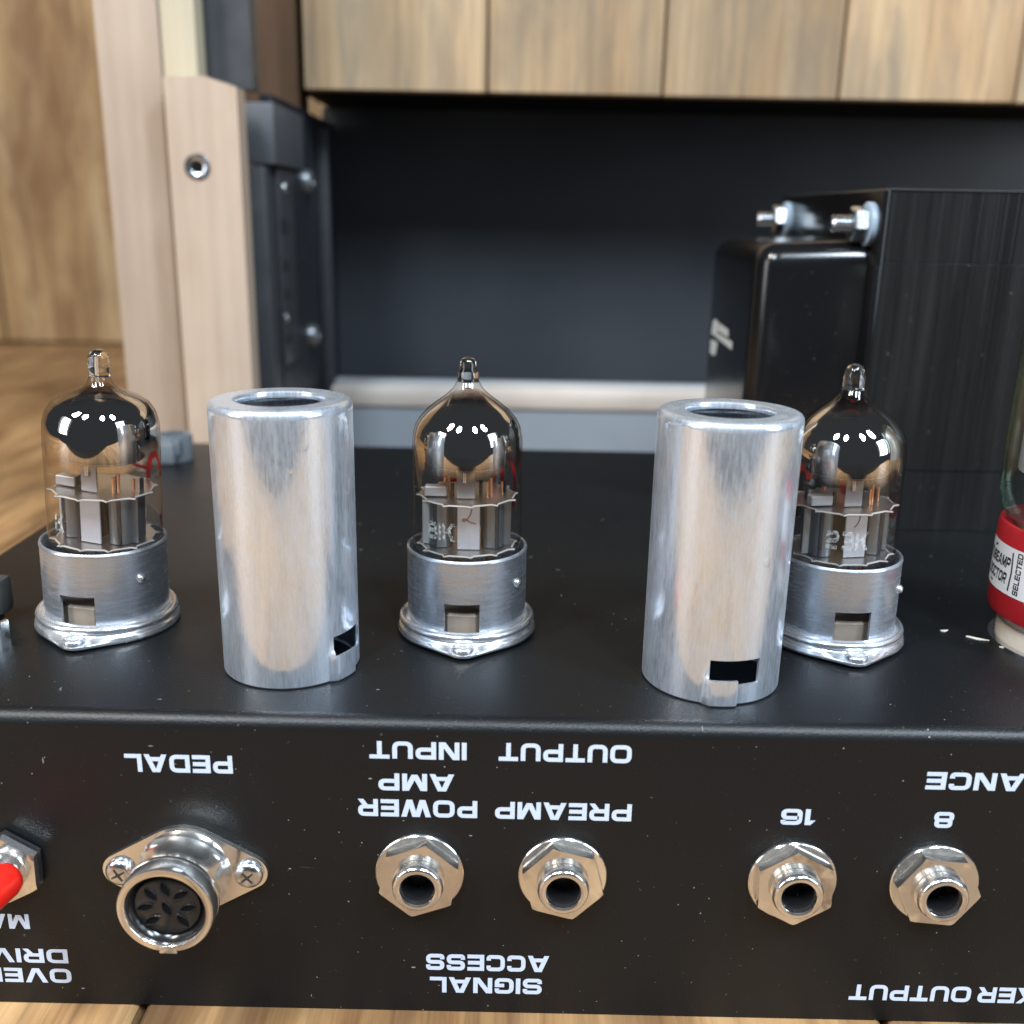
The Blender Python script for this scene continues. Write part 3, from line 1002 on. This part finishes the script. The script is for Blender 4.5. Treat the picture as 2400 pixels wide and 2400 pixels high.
# =================================================================== PREAMP TUBES
def small_tube(x, tilt, rot, kind, label):
    root = empty('vacuum_tube', (x, TY, 5.2), None, (0, tilt, rot))
    tag(root, label, 'tube', 'small glass tubes along the chassis')
    Z = lambda z_: z_ - 5.2
    if kind == 0:     # flatter shoulder, short lumpy tip
        dome = [(11.35, 42.0), (11.2, 44.4), (10.6, 46.6), (9.4, 48.4), (7.6, 49.6), (5.4, 50.4), (3.6, 51.2), (2.5, 52.3), (2.05, 53.6)]
        tip = [(2.0, 53.6), (1.95, 55.0), (2.15, 56.0), (1.85, 56.8), (2.1, 57.5), (1.6, 58.4), (0.8, 59.0), (0, 59.1)]
    else:
        dome = [(11.35, 41.0), (11.2, 43.2), (10.75, 44.9), (9.9, 46.4), (8.3, 48.2), (6.4, 49.7), (4.6, 51.0), (3.1, 52.4), (2.3, 53.8)]
        tip = [(2.25, 53.8), (2.15, 55.0), (2.2, 56.2), (1.95, 57.5), (1.4, 58.5), (0.7, 58.95), (0, 59.0)]
        if kind == 1:
            tip = [(2.25, 53.8), (2.0, 55.0), (2.15, 55.8), (1.7, 56.4), (1.75, 57.4), (1.3, 58.4), (0.7, 58.75), (0, 58.8)]
    body = [(0, 9.0), (8.5, 9.0), (10.4, 9.8), (11.2, 11.2), (11.35, 13.5), (11.35, 26.0)]
    allp = [(r, Z(z_)) for r, z_ in body + dome]
    bulb = MB().lathe(allp, 72).build('glass_bulb', 'bulb_glass', root, 60)
    MB().lathe([(r, Z(z_)) for r, z_ in [(0.9, 52.4), (0.9, 53.4)] + tip], 32).build('glass_tip', 'solid_glass', bulb, 60)
    inner = [(r - 0.45, z_ - 0.25) for r, z_ in [(11.35, 34.0), (11.35, 36.0), (11.35, 37.5), (11.35, 39.0)] + dome]
    fl_ = MB().lathe(inner, 72).build('getter_flash', 'getter_flash', bulb, 60)
    fl_.location = (0, 0, -5.2 * MM)
    # electrode assembly
    Z = lambda z_: z_ - 2.8
    def serr(r0, r1, z0, name):
        n = 12
        P = []
        for k in range(n):
            for q, rr in enumerate((r1, r0, r0 * 0.985, r0)):
                a = 2 * pi * (k + (0, 0.14, 0.5, 0.86)[q]) / n + 0.12
                s_ = 1.0 if (k % 3) else 0.97
                P.append((rr * s_ * cos(a), rr * s_ * sin(a)))
        mc = MB().prism(P, Z(z0), Z(z0) + 0.12, 'z').build(name, 'mica', root, 20)
        mb_ = MB()
        pts_ = [Vector((p[0], p[1], Z(z0) - 0.04)) for p in P] + [Vector((P[0][0], P[0][1], Z(z0) - 0.04))]
        mb_.tube(pts_, 0.2, 5, False)
        mb_.build('mica_edge', 'mica_edge', mc, 60)
        return mc
    mt = serr(9.9, 10.85, 27.9, 'upper_mica')
    serr(9.9, 10.85, 17.3, 'lower_mica')
    # two anodes: rounded boxes with side fins
    for sgn in (-1, 1):
        cx = sgn * 5.4
        P = []
        for k in range(24):
            a = 2 * pi * k / 24
            e = 2.6
            ca, sa = cos(a), sin(a)
            P.append((cx + 2.55 * (abs(ca) ** (2 / e)) * (1 if ca > 0 else -1), -0.3 + 4.6 * (abs(sa) ** (2 / e)) * (1 if sa > 0 else -1)))
        an = MB().prism(P, Z(17.6), Z(27.6), 'z').build('anode', 'plate_grey', root, 40)
        x_o = cx + sgn * 2.5
        MB().box(x_o - 1.3, x_o + 1.3, -2.4, -2.0, Z(17.6), Z(27.5), 0.08, 1).build('anode_fin', 'plate_grey' if sgn > 0 else 'anode_grey', an)
        MB().tube([(cx + 1.0 * sgn, -4.7, Z(17.7)), (cx + 1.0 * sgn, -4.7, Z(27.4))], 0.45, 8).build('anode_rib', 'plate_dark', an)
    # central shield strip, bent post above with a slot
    mb_ = MB().box(-1.75, 2.85, -5.9, -5.5, Z(17.5), Z(27.8), 0.1, 1)
    shs = mb_.build('shield_strip', 'strip_metal', root)
    MB().box(-0.6, 0.7, -3.0, 3.0, Z(17.6), Z(27.6), 0.1, 1).build('inner_strip', 'plate_dark', root)
    post = MB().box(-1.95, 1.75, -4.9, -4.5, Z(28.1), Z(34.7), 0.12, 1).build('getter_post', 'strip_metal', root)
    mb_ = MB().tube([(-0.35, -4.95, Z(34.6)), (-0.35, -4.95, Z(31.6))], 0.5, 10)
    mb_.build('post_groove', 'zinc', post, 60)
    MB().lathe([(0, Z(34.9)), (6.6, Z(34.9)), (7.9, Z(34.75)), (8.1, Z(34.6)), (8.0, Z(34.4)), (6.6, Z(34.55)), (0, Z(34.55))], 48).build('getter_disc', 'plate_dark', root, 40)
    MB().tube([(8.1 * cos(a), 8.1 * sin(a), Z(34.65)) for a in [2 * pi * k / 48 for k in range(49)]], 0.14, 6, False).build('getter_rim', 'strip_metal', root, 60)
    # small ironmongery on the upper mica
    MB().box(-8.6, -4.0, -4.0, -1.5, Z(28.2), Z(30.3), 0.2, 1).build('mica_clip', 'strip_metal', mt)
    for px, py, hh in ((-4.6, -1.0, 3.6), (-4.0, 1.4, 3.0), (4.2, -3.0, 3.3), (5.0, -2.4, 4.0), (7.2, -0.5, 2.8)):
        MB().tube([(px, py, Z(28.0)), (px, py, Z(28.0 + hh))], 0.33, 8).build('grid_rod', 'copper', mt, 60)
    for px, py in ((-3.0, -2.2), (2.8, 0.5), (7.8, 1.5), (-7.0, 2.5)):
        MB().tube([(px, py, Z(28.0)), (px, py, Z(30.6))], 0.42, 8).build('cathode_post', 'plate_dark', mt, 60)
    # leads to the base
    for k in range(9):
        a = radians(-72 + k * 36)
        MB().tube([(5.2 * cos(a), 5.2 * sin(a), Z(9.3)), (5.4 * cos(a + .1), 5.0 * sin(a + .1), Z(13)), (5.8 * cos(a), 4.0 * sin(a), Z(17.2))], 0.36, 6).build('lead_wire', 'copper' if k % 3 else 'plate_grey', root, 60)
    for k in range(9):
        a = radians(-72 + k * 36)
        MB().tube([(5.95 * cos(a), 5.95 * sin(a), 0.0), (5.95 * cos(a), 5.95 * sin(a), 6.6)], 0.5, 8).build('pin', 'zinc', root, 60)
    # marks wrapped on the glass
    def wrap(r_, a_mid, z0, z1, width, flip=False):
        def mp(u, v, k):
            a = -pi / 2 + a_mid + (u - 0.5) * width / r_
            return (r_ * cos(a), r_ * sin(a), Z(z0 + (z1 - z0) * v) + 0.001 * k)
        return mp
    if kind == 0:
        text_mesh('K', wrap(11.38, radians(-14), 20.8, 24.8, 2.6)).build('etched_mark', 'etch_white', bulb, None)
    elif kind == 1:
        text_mesh('8IK', wrap(11.38, radians(-26), 20.9, 24.6, 6.2)).build('etched_mark', 'etch_white', bulb, None)
    else:
        text_mesh('23K', wrap(11.38, radians(-18), 20.9, 24.8, 8.2)).build('etched_mark', 'etch_white', bulb, None)
    # handwriting on the strip
    if kind in (1, 2):
        pts_ = [(-0.75, 26.6), (-0.1, 27.0), (0.7, 26.8), (0.95, 26.0), (0.6, 24.9), (-0.1, 24.0), (-0.75, 23.7), (-0.8, 24.1), (-0.2, 24.1), (0.7, 23.5), (1.9, 23.2)]
        if kind == 2:
            pts_ = pts_[:6]
        sm = []
        for i in range(len(pts_) - 1):
            for u in (0, 0.33, 0.66):
                p0, p1, p2, p3 = (Vector(pts_[max(0, min(len(pts_) - 1, i + q))]) for q in (-1, 0, 1, 2))
                c_ = 0.5 * ((2 * p1) + (p2 - p0) * u + (2 * p0 - 5 * p1 + 4 * p2 - p3) * u * u + (3 * p1 - p0 - 3 * p2 + p3) * u ** 3)
                sm.append((c_.x + 0.2, -5.92, Z(c_.y)))
        sm.append((pts_[-1][0] + 0.2, -5.92, Z(pts_[-1][1])))
        MB().tube(sm, 0.12, 6).build('handwritten_mark', 'ink_brown', shs, 60)
    # red print on the far side of the glass
    def arc(cx_, cz_, rx, rz, t0, t1, wd):
        P = []
        for k in range(25):
            tt = t0 + (t1 - t0) * k / 24
            P.append(Vector((cx_ + rx * cos(tt), cz_ + rz * sin(tt))))
        vv, ff = stroke_quads(P, wd)
        r_ = 11.30
        out = []
        for p in vv:
            a = pi / 2 - p.x / r_
            out.append((r_ * cos(a), r_ * sin(a), Z(p.y - 2.2)))
        return out, ff
    red = MB()
    specs = {0: [(6.2, 30.6, 2.8, 5.2, 0.2, 3.3, 1.4), (9.2, 28.0, 2.8, 5.8, -2.0, 2.0, 1.1), (10.5, 24.0, 2.6, 3.5, -2.4, 0.6, 0.8), (2.0, 33.2, 3.0, 1.2, -2.8, -0.3, 0.8)],
             1: [(-3.0, 33.0, 3.4, 3.2, -2.9, -0.2, 1.5), (3.2, 33.0, 2.4, 4.5, -1.6, 0.4, 1.5), (9.0, 30.0, 3.0, 6.0, -0.8, 1.2, 1.2), (6.2, 32.0, 1.4, 3.6, -0.8, 0.8, 1.2), (-6.5, 33.5, 2.0, 3.6, -2.6, -1.0, 1.3)],
             2: [(-5.2, 31.2, 2.2, 4.0, 0.2, 2.9, 1.6), (3.6, 32.0, 1.4, 3.2, -1.2, 1.0, 1.6), (9.5, 26.0, 1.8, 2.6, -2.0, 1.2, 1.2)]}[kind]
    for sp_ in specs:
        vv, ff = arc(*sp_)
        red.add(vv, ff)
    red.build('red_print', 'red_print', bulb, None)
    return root
small_tube(-87.2, radians(3.6), radians(-13), 0, 'flat shouldered glass tube with lumpy tip, beside the metal clip')
small_tube(-9.9, 0.0, 0.0, 1, 'glass tube marked with a handwritten 2, between the two shield cans')
small_tube(69.1, radians(-1.5), radians(7), 2, 'clear glass tube with smooth tip, in front of the black transformer')

# =================================================================== SHIELD CANS
def shield_can(x, y, rot, mirror, label):
    root = empty('shield_can', (x, y, 0.02), None, (0, 0, rot))
    tag(root, label, 'shield can', 'loose shield cans on the chassis')
    R_, H_ = 13.19, 52.9
    s_ = -1 if mirror else 1
    a0, am, a1 = radians(-11), radians(11), radians(31)
    def skip(a, z_):
        a *= s_
        if a0 < a < am and 5.3 < z_ < 9.0: return True
        if am <= a < a1 and 4.1 < z_ < 9.0: return True
        return False
    def bulge(a, z_):
        a *= s_
        if z_ > 6.4: return 0.0
        foot = -0.35 if z_ < 0.1 else 0.0
        k = min(max((a - radians(-17)) / radians(7), 0), 1) * min(max((radians(12) - a) / radians(2.2), 0), 1)
        return foot + 0.95 * k * min(1.0, (6.4 - z_) / 0.9)
    zs = [0.0, 0.4, 2.0, 4.1, 5.3, 5.8, 6.4, 9.0, 14, 20, 28, 36, 44, 49, 51.2]
    cyl_grid(R_, zs, 180, skip, 0.5, bulge).build('can_wall', 'can_aluminium', root, 38)
    top = [(R_, H_ - 1.72), (R_ - 0.01, H_ - 1.2), (R_ - 0.12, H_ - 0.72), (R_ - 0.38, H_ - 0.32), (R_ - 0.72, H_ - 0.1), (R_ - 1.2, H_), (11.2, H_ - 0.05), (9.4, H_ - 0.02),
           (8.6, H_ + 0.02), (8.2, H_ - 0.1), (8.05, H_ - 0.5), (8.05, H_ - 1.3), (8.4, H_ - 1.3), (8.6, H_ - 0.6), (R_ - 1.3, H_ - 0.55), (R_ - 0.52, H_ - 1.6)]
    MB().lathe(top, 96, close=True).build('can_top', 'can_aluminium', root, 50)
    pts_ = []
    for k in range(24 * 7 + 1):
        a = 2 * pi * k / 24
        u = k / (24 * 7)
        pts_.append(((8.6 - 0.6 * u) * cos(a), (8.6 - 0.6 * u) * sin(a), H_ - 3.2 - 26 * u))
    MB().tube(pts_, 0.55, 8).build('spring', 'plate_dark', root, 60)
shield_can(-43.7, 23.7, radians(61), False, 'shiny aluminium shield can standing behind the PEDAL and POWER lettering')
shield_can(39.0, 21.15, 0.0, False, 'shiny aluminium shield can with its slot facing the chassis edge')

# =================================================================== TRANSFORMER
tf = empty('transformer', (97.5, 121, 0))
tag(tf, 'large black transformer with end bell and bolted steel core', 'transformer')
def L(x, y, z_): return (x - 97.5, y - 121, z_)
XE = 262
core = []
for nm, z0, z1, proud in (('core_foot', 0.05, 18.0, 0.0), ('core_stack', 18.05, 75.8, 0.25), ('core_yoke', 75.85, 94.4, 0.0)):
    MB().box(0.6, XE - 97.5, -proud, 104 - proud, z0, z1, 0.12, 1).build(nm, 'lamination_black', tf)
MB().box(0.5, XE - 97.5, -0.35, 104.2, 94.45, 94.9, 0.1, 1).build('core_top_edge', 'dark_clip', tf)
# end bell: flange sheet and deep drawn cup on the left end
MB().box(-1.2, 0.55, -0.9, 104.5, 0.05, 94.6, 0.35, 2).build('bell_flange', 'bell_black', tf, 40)
bm = bmesh.new()
bmesh.ops.create_cube(bm, size=1)
x0, x1, y0, y1, z0, z1 = -31.5, -0.9, 5.5, 75.0, 2.0, 80.3
for v_ in bm.verts:
    v_.co = Vector(((x0 + x1) / 2 + v_.co.x * (x1 - x0), (y0 + y1) / 2 + v_.co.y * (y1 - y0), (z0 + z1) / 2 + v_.co.z * (z1 - z0)))
ed = [e for e in bm.edges if not all(abs(v_.co.x - x1) < 1e-3 for v_ in e.verts)]
bmesh.ops.bevel(bm, geom=ed, offset=6.5, segments=8, affect='EDGES', profile=0.5)
for v_ in bm.verts:       # drawn steel flares out where it meets the flange
    k = max(0.0, (v_.co.x + 5.0) / 4.1)
    if k > 0:
        cy_, cz_ = (y0 + y1) / 2, (z0 + z1) / 2
        v_.co.y = cy_ + (v_.co.y - cy_) * (1 + 0.05 * k)
        v_.co.z = cz_ + (v_.co.z - cz_) * (1 + 0.03 * k)
bm.verts.index_update()
mb = MB().add([v_.co.copy() for v_ in bm.verts], [[v_.index for v_ in f.verts] for f in bm.faces])
bm.free()
bell = mb.build('end_bell', 'bell_black', tf, 60)
# maker's printed mark on the bell's side: slanted bars
def mark(P):
    return MB().add([(-31.55, y - 121, z_) for y, z_ in P], [tuple(range(len(P)))])
for P in ([(184.4, 53.4), (181.1, 54.2), (173.8, 53.5), (177.8, 48.6), (186.3, 48.8)], [(172.8, 53.5), (158.4, 53.0), (158.0, 50.6), (175.6, 50.8)],
          [(176.4, 50.1), (151.5, 50.1), (151.4, 47.6), (177.3, 48.5)], [(186.5, 46.8), (174.2, 47.2), (176.5, 43.0), (179.8, 42.1), (186.0, 42.3)]):
    mark(P).build('printed_mark', 'logo_ink', bell, None)
def tf_bolt(y, z_):
    b = empty('bolt', (-1.2, y, z_), tf)
    MB().lathe([(0, 0), (5.9, 0), (5.9, 1.5), (5.5, 1.8), (0, 1.8)], 36, 'x').build('nylon_washer', 'nylon', b, 40)
    P = hexpoly(4.9, radians(17))
    mb_ = MB()
    mb_.lathe([(2.0, 2.0), (4.9, 2.0), (4.9, 5.2), (4.3, 5.7), (2.0, 5.7)], 6, 'x', a0=radians(17))
    mb_.build('nut', 'zinc', b, 25)
    pr = [(2.3, 2.0)]
    for k in range(5):
        pr += [(1.75, 5.5 + k * 1.1), (2.45, 6.0 + k * 1.1)]
    pr += [(1.9, 11.2), (0, 11.3)]
    MB().lathe(pr, 24, 'x').build('threaded_rod', 'zinc', b, 30)
tf_bolt(6.5, 85.6)
tf_bolt(95.5, 86.6)
MB().lathe([(0, 0.1), (1.3, 0.1), (1.5, 0)], 12, 'x', (-1.2, 50, 88)).build('flange_hole', 'black_void', tf)

# =================================================================== POWER TUBE
pt = empty('power_tube', (121.0, 40, 8.0))
tag(pt, 'large green tinted glass tube with red base and white label', 'tube')
Z8 = lambda z_: z_ - 8.0
g = MB().lathe([(0, Z8(20)), (14.5, Z8(24)), (17.0, Z8(27.0)), (18.6, Z8(29.5)), (19.4, Z8(33)), (19.6, Z8(40)), (19.6, Z8(74)), (17.0, Z8(79)), (12.0, Z8(84)), (0, Z8(87))], 72).build('glass_bulb', 'green_glass', pt, 60)
MB().lathe([(15.4, Z8(6.6)), (17.8, Z8(6.8)), (18.3, Z8(8)), (18.45, Z8(16)), (18.45, Z8(25.5)), (18.2, Z8(26.4)), (17.6, Z8(26.6)), (16.6, Z8(25.4)), (16.0, Z8(20))], 80).build('red_base', 'red_base', pt, 50)
MB().box(-13.5, 13.5, -4, 4, Z8(37.0), Z8(72), 1.0).build('anode', 'anode_grey', pt)
mb = MB().lathe([(16.6, Z8(37.5)), (16.7, Z8(38)), (16.7, Z8(70))], 64)
an_ = cyl_grid(16.4, [Z8(37.2), Z8(38.2), Z8(70)], 64, lambda a, z_: False, 0.5).build('anode_shell', 'anode_grey', pt, 50)
for k in range(8):
    a = radians(180 + 15 * k)
    MB().tube([(9.5 * cos(a), 9.5 * sin(a), Z8(22)), (10.6 * cos(a), 10.6 * sin(a), Z8(30)), (9 * cos(a), 9 * sin(a), Z8(37.4))], 0.5, 6).build('lead_wire', 'zinc', pt, 60)
# paper label round the base: band, boxed emblem, sideways word and number
def band(r_, a0_, a1_, zf0, zf1, n=40):
    mb_ = MB()
    vv = []
    for k in range(n + 1):
        a = a0_ + (a1_ - a0_) * k / n
        vv += [(r_ * cos(a), r_ * sin(a), Z8(zf0)), (r_ * cos(a), r_ * sin(a), Z8(zf1))]
    mb_.add(vv, [(2 * k, 2 * k + 2, 2 * k + 3, 2 * k + 1) for k in range(n)])
    return mb_
lab = band(18.53, radians(150), radians(330), 12.3, 22.4).build('paper_label', 'label_paper', pt, 60)
def on_label(u, v):     # u along the band in mm from 176 deg, v height in mm
    a = radians(178) + (u - 3.4) / 18.57
    return (18.57 * cos(a), 18.57 * sin(a), Z8(12.3 + v))
def lab_stroke(P, wd, name, closed=False):
    vv, ff = stroke_quads([Vector(p) for p in P], wd, closed)
    MB().add([on_label(p.x, p.y) for p in vv], ff).build(name, 'label_ink', lab, None)
lab_stroke([(-0.5, 1.2), (0.6, 1.0), (7.6, 1.0), (7.9, 5.0), (7.6, 9.0), (0.6, 9.0), (-0.5, 8.6)], 0.42, 'label_frame')
def slanted(u, v, x0, w_, z0, h_):
    return on_label(x0 + u * w_ + 0.35 * v, z0 + v * h_)
text_mesh('TUBEAMP', lambda u, v, k: slanted(u, v, -3.4, 10.4, 5.4, 2.4)).build('label_script', 'label_ink', lab, None)
text_mesh('DOCTOR', lambda u, v, k: slanted(u, v, -2.4, 8.8, 2.0, 2.4)).build('label_script', 'label_ink', lab, None)
word = text_mesh('SELECTED', lambda u, v, k: on_label(9.0 + (1 - v) * 1.45, 0.6 + u * 9.0))
word.build('label_word', 'label_ink', lab, None)
text_mesh('1', lambda u, v, k: on_label(12.4 + u * 1.7, 3.2 + v * 4.6)).build('label_number', 'label_ink', lab, None)

# its white ceramic socket is fixed to the chassis
ps = empty('power_socket', (120.6, 40, 0), ch)
ps['label'] = 'white ceramic socket under the red tube base'
MB().lathe([(16.8, 0.05), (16.8, 0.55), (15.6, 0.7)], 64).build('mounting_ring', 'zinc', ps, 40)
MB().lathe([(0, 0.3), (15.4, 0.3), (15.4, 4.2), (14.6, 4.5), (14.4, 8.2), (0, 8.2)], 64).build('ceramic_body', 'ceramic_white', ps, 35)

# stray paper slivers beside the power tube
for (x, y, ln, a, lb) in ((100.8, 41.5, 4.6, -0.5, 'longest pale paper sliver, lying beside the white ceramic socket'),
                          (104.5, 37.0, 2.0, -0.25, 'short pale paper sliver right against the rim of the ceramic socket'),
                          (95.2, 45.5, 1.8, 0.2, 'tiny pale paper sliver lying alone between the transformer and glass tube')):
    c_, s_ = cos(a), sin(a)
    P = [(-ln / 2, -0.25), (0, -0.42), (ln / 2, -0.1), (ln / 2, 0.2), (0, 0.3), (-ln / 2, 0.25)]
    mb = MB()
    n = len(P)
    vv = [(p[0] * c_ - p[1] * s_, p[0] * s_ + p[1] * c_, 0.02 + 0.25 * abs(p[0]) / ln) for p in P]
    vv += [(q[0], q[1], q[2] + 0.12) for q in vv]
    mb.add(vv, [tuple(range(n))[::-1], tuple(range(n, 2 * n))] + [(i, (i + 1) % n, n + (i + 1) % n, n + i) for i in range(n)])
    o = mb.build('paper_sliver', 'paper_scrap', None, None, (x, y, 0.0))
    tag(o, lb, 'scrap', 'paper slivers on the chassis')
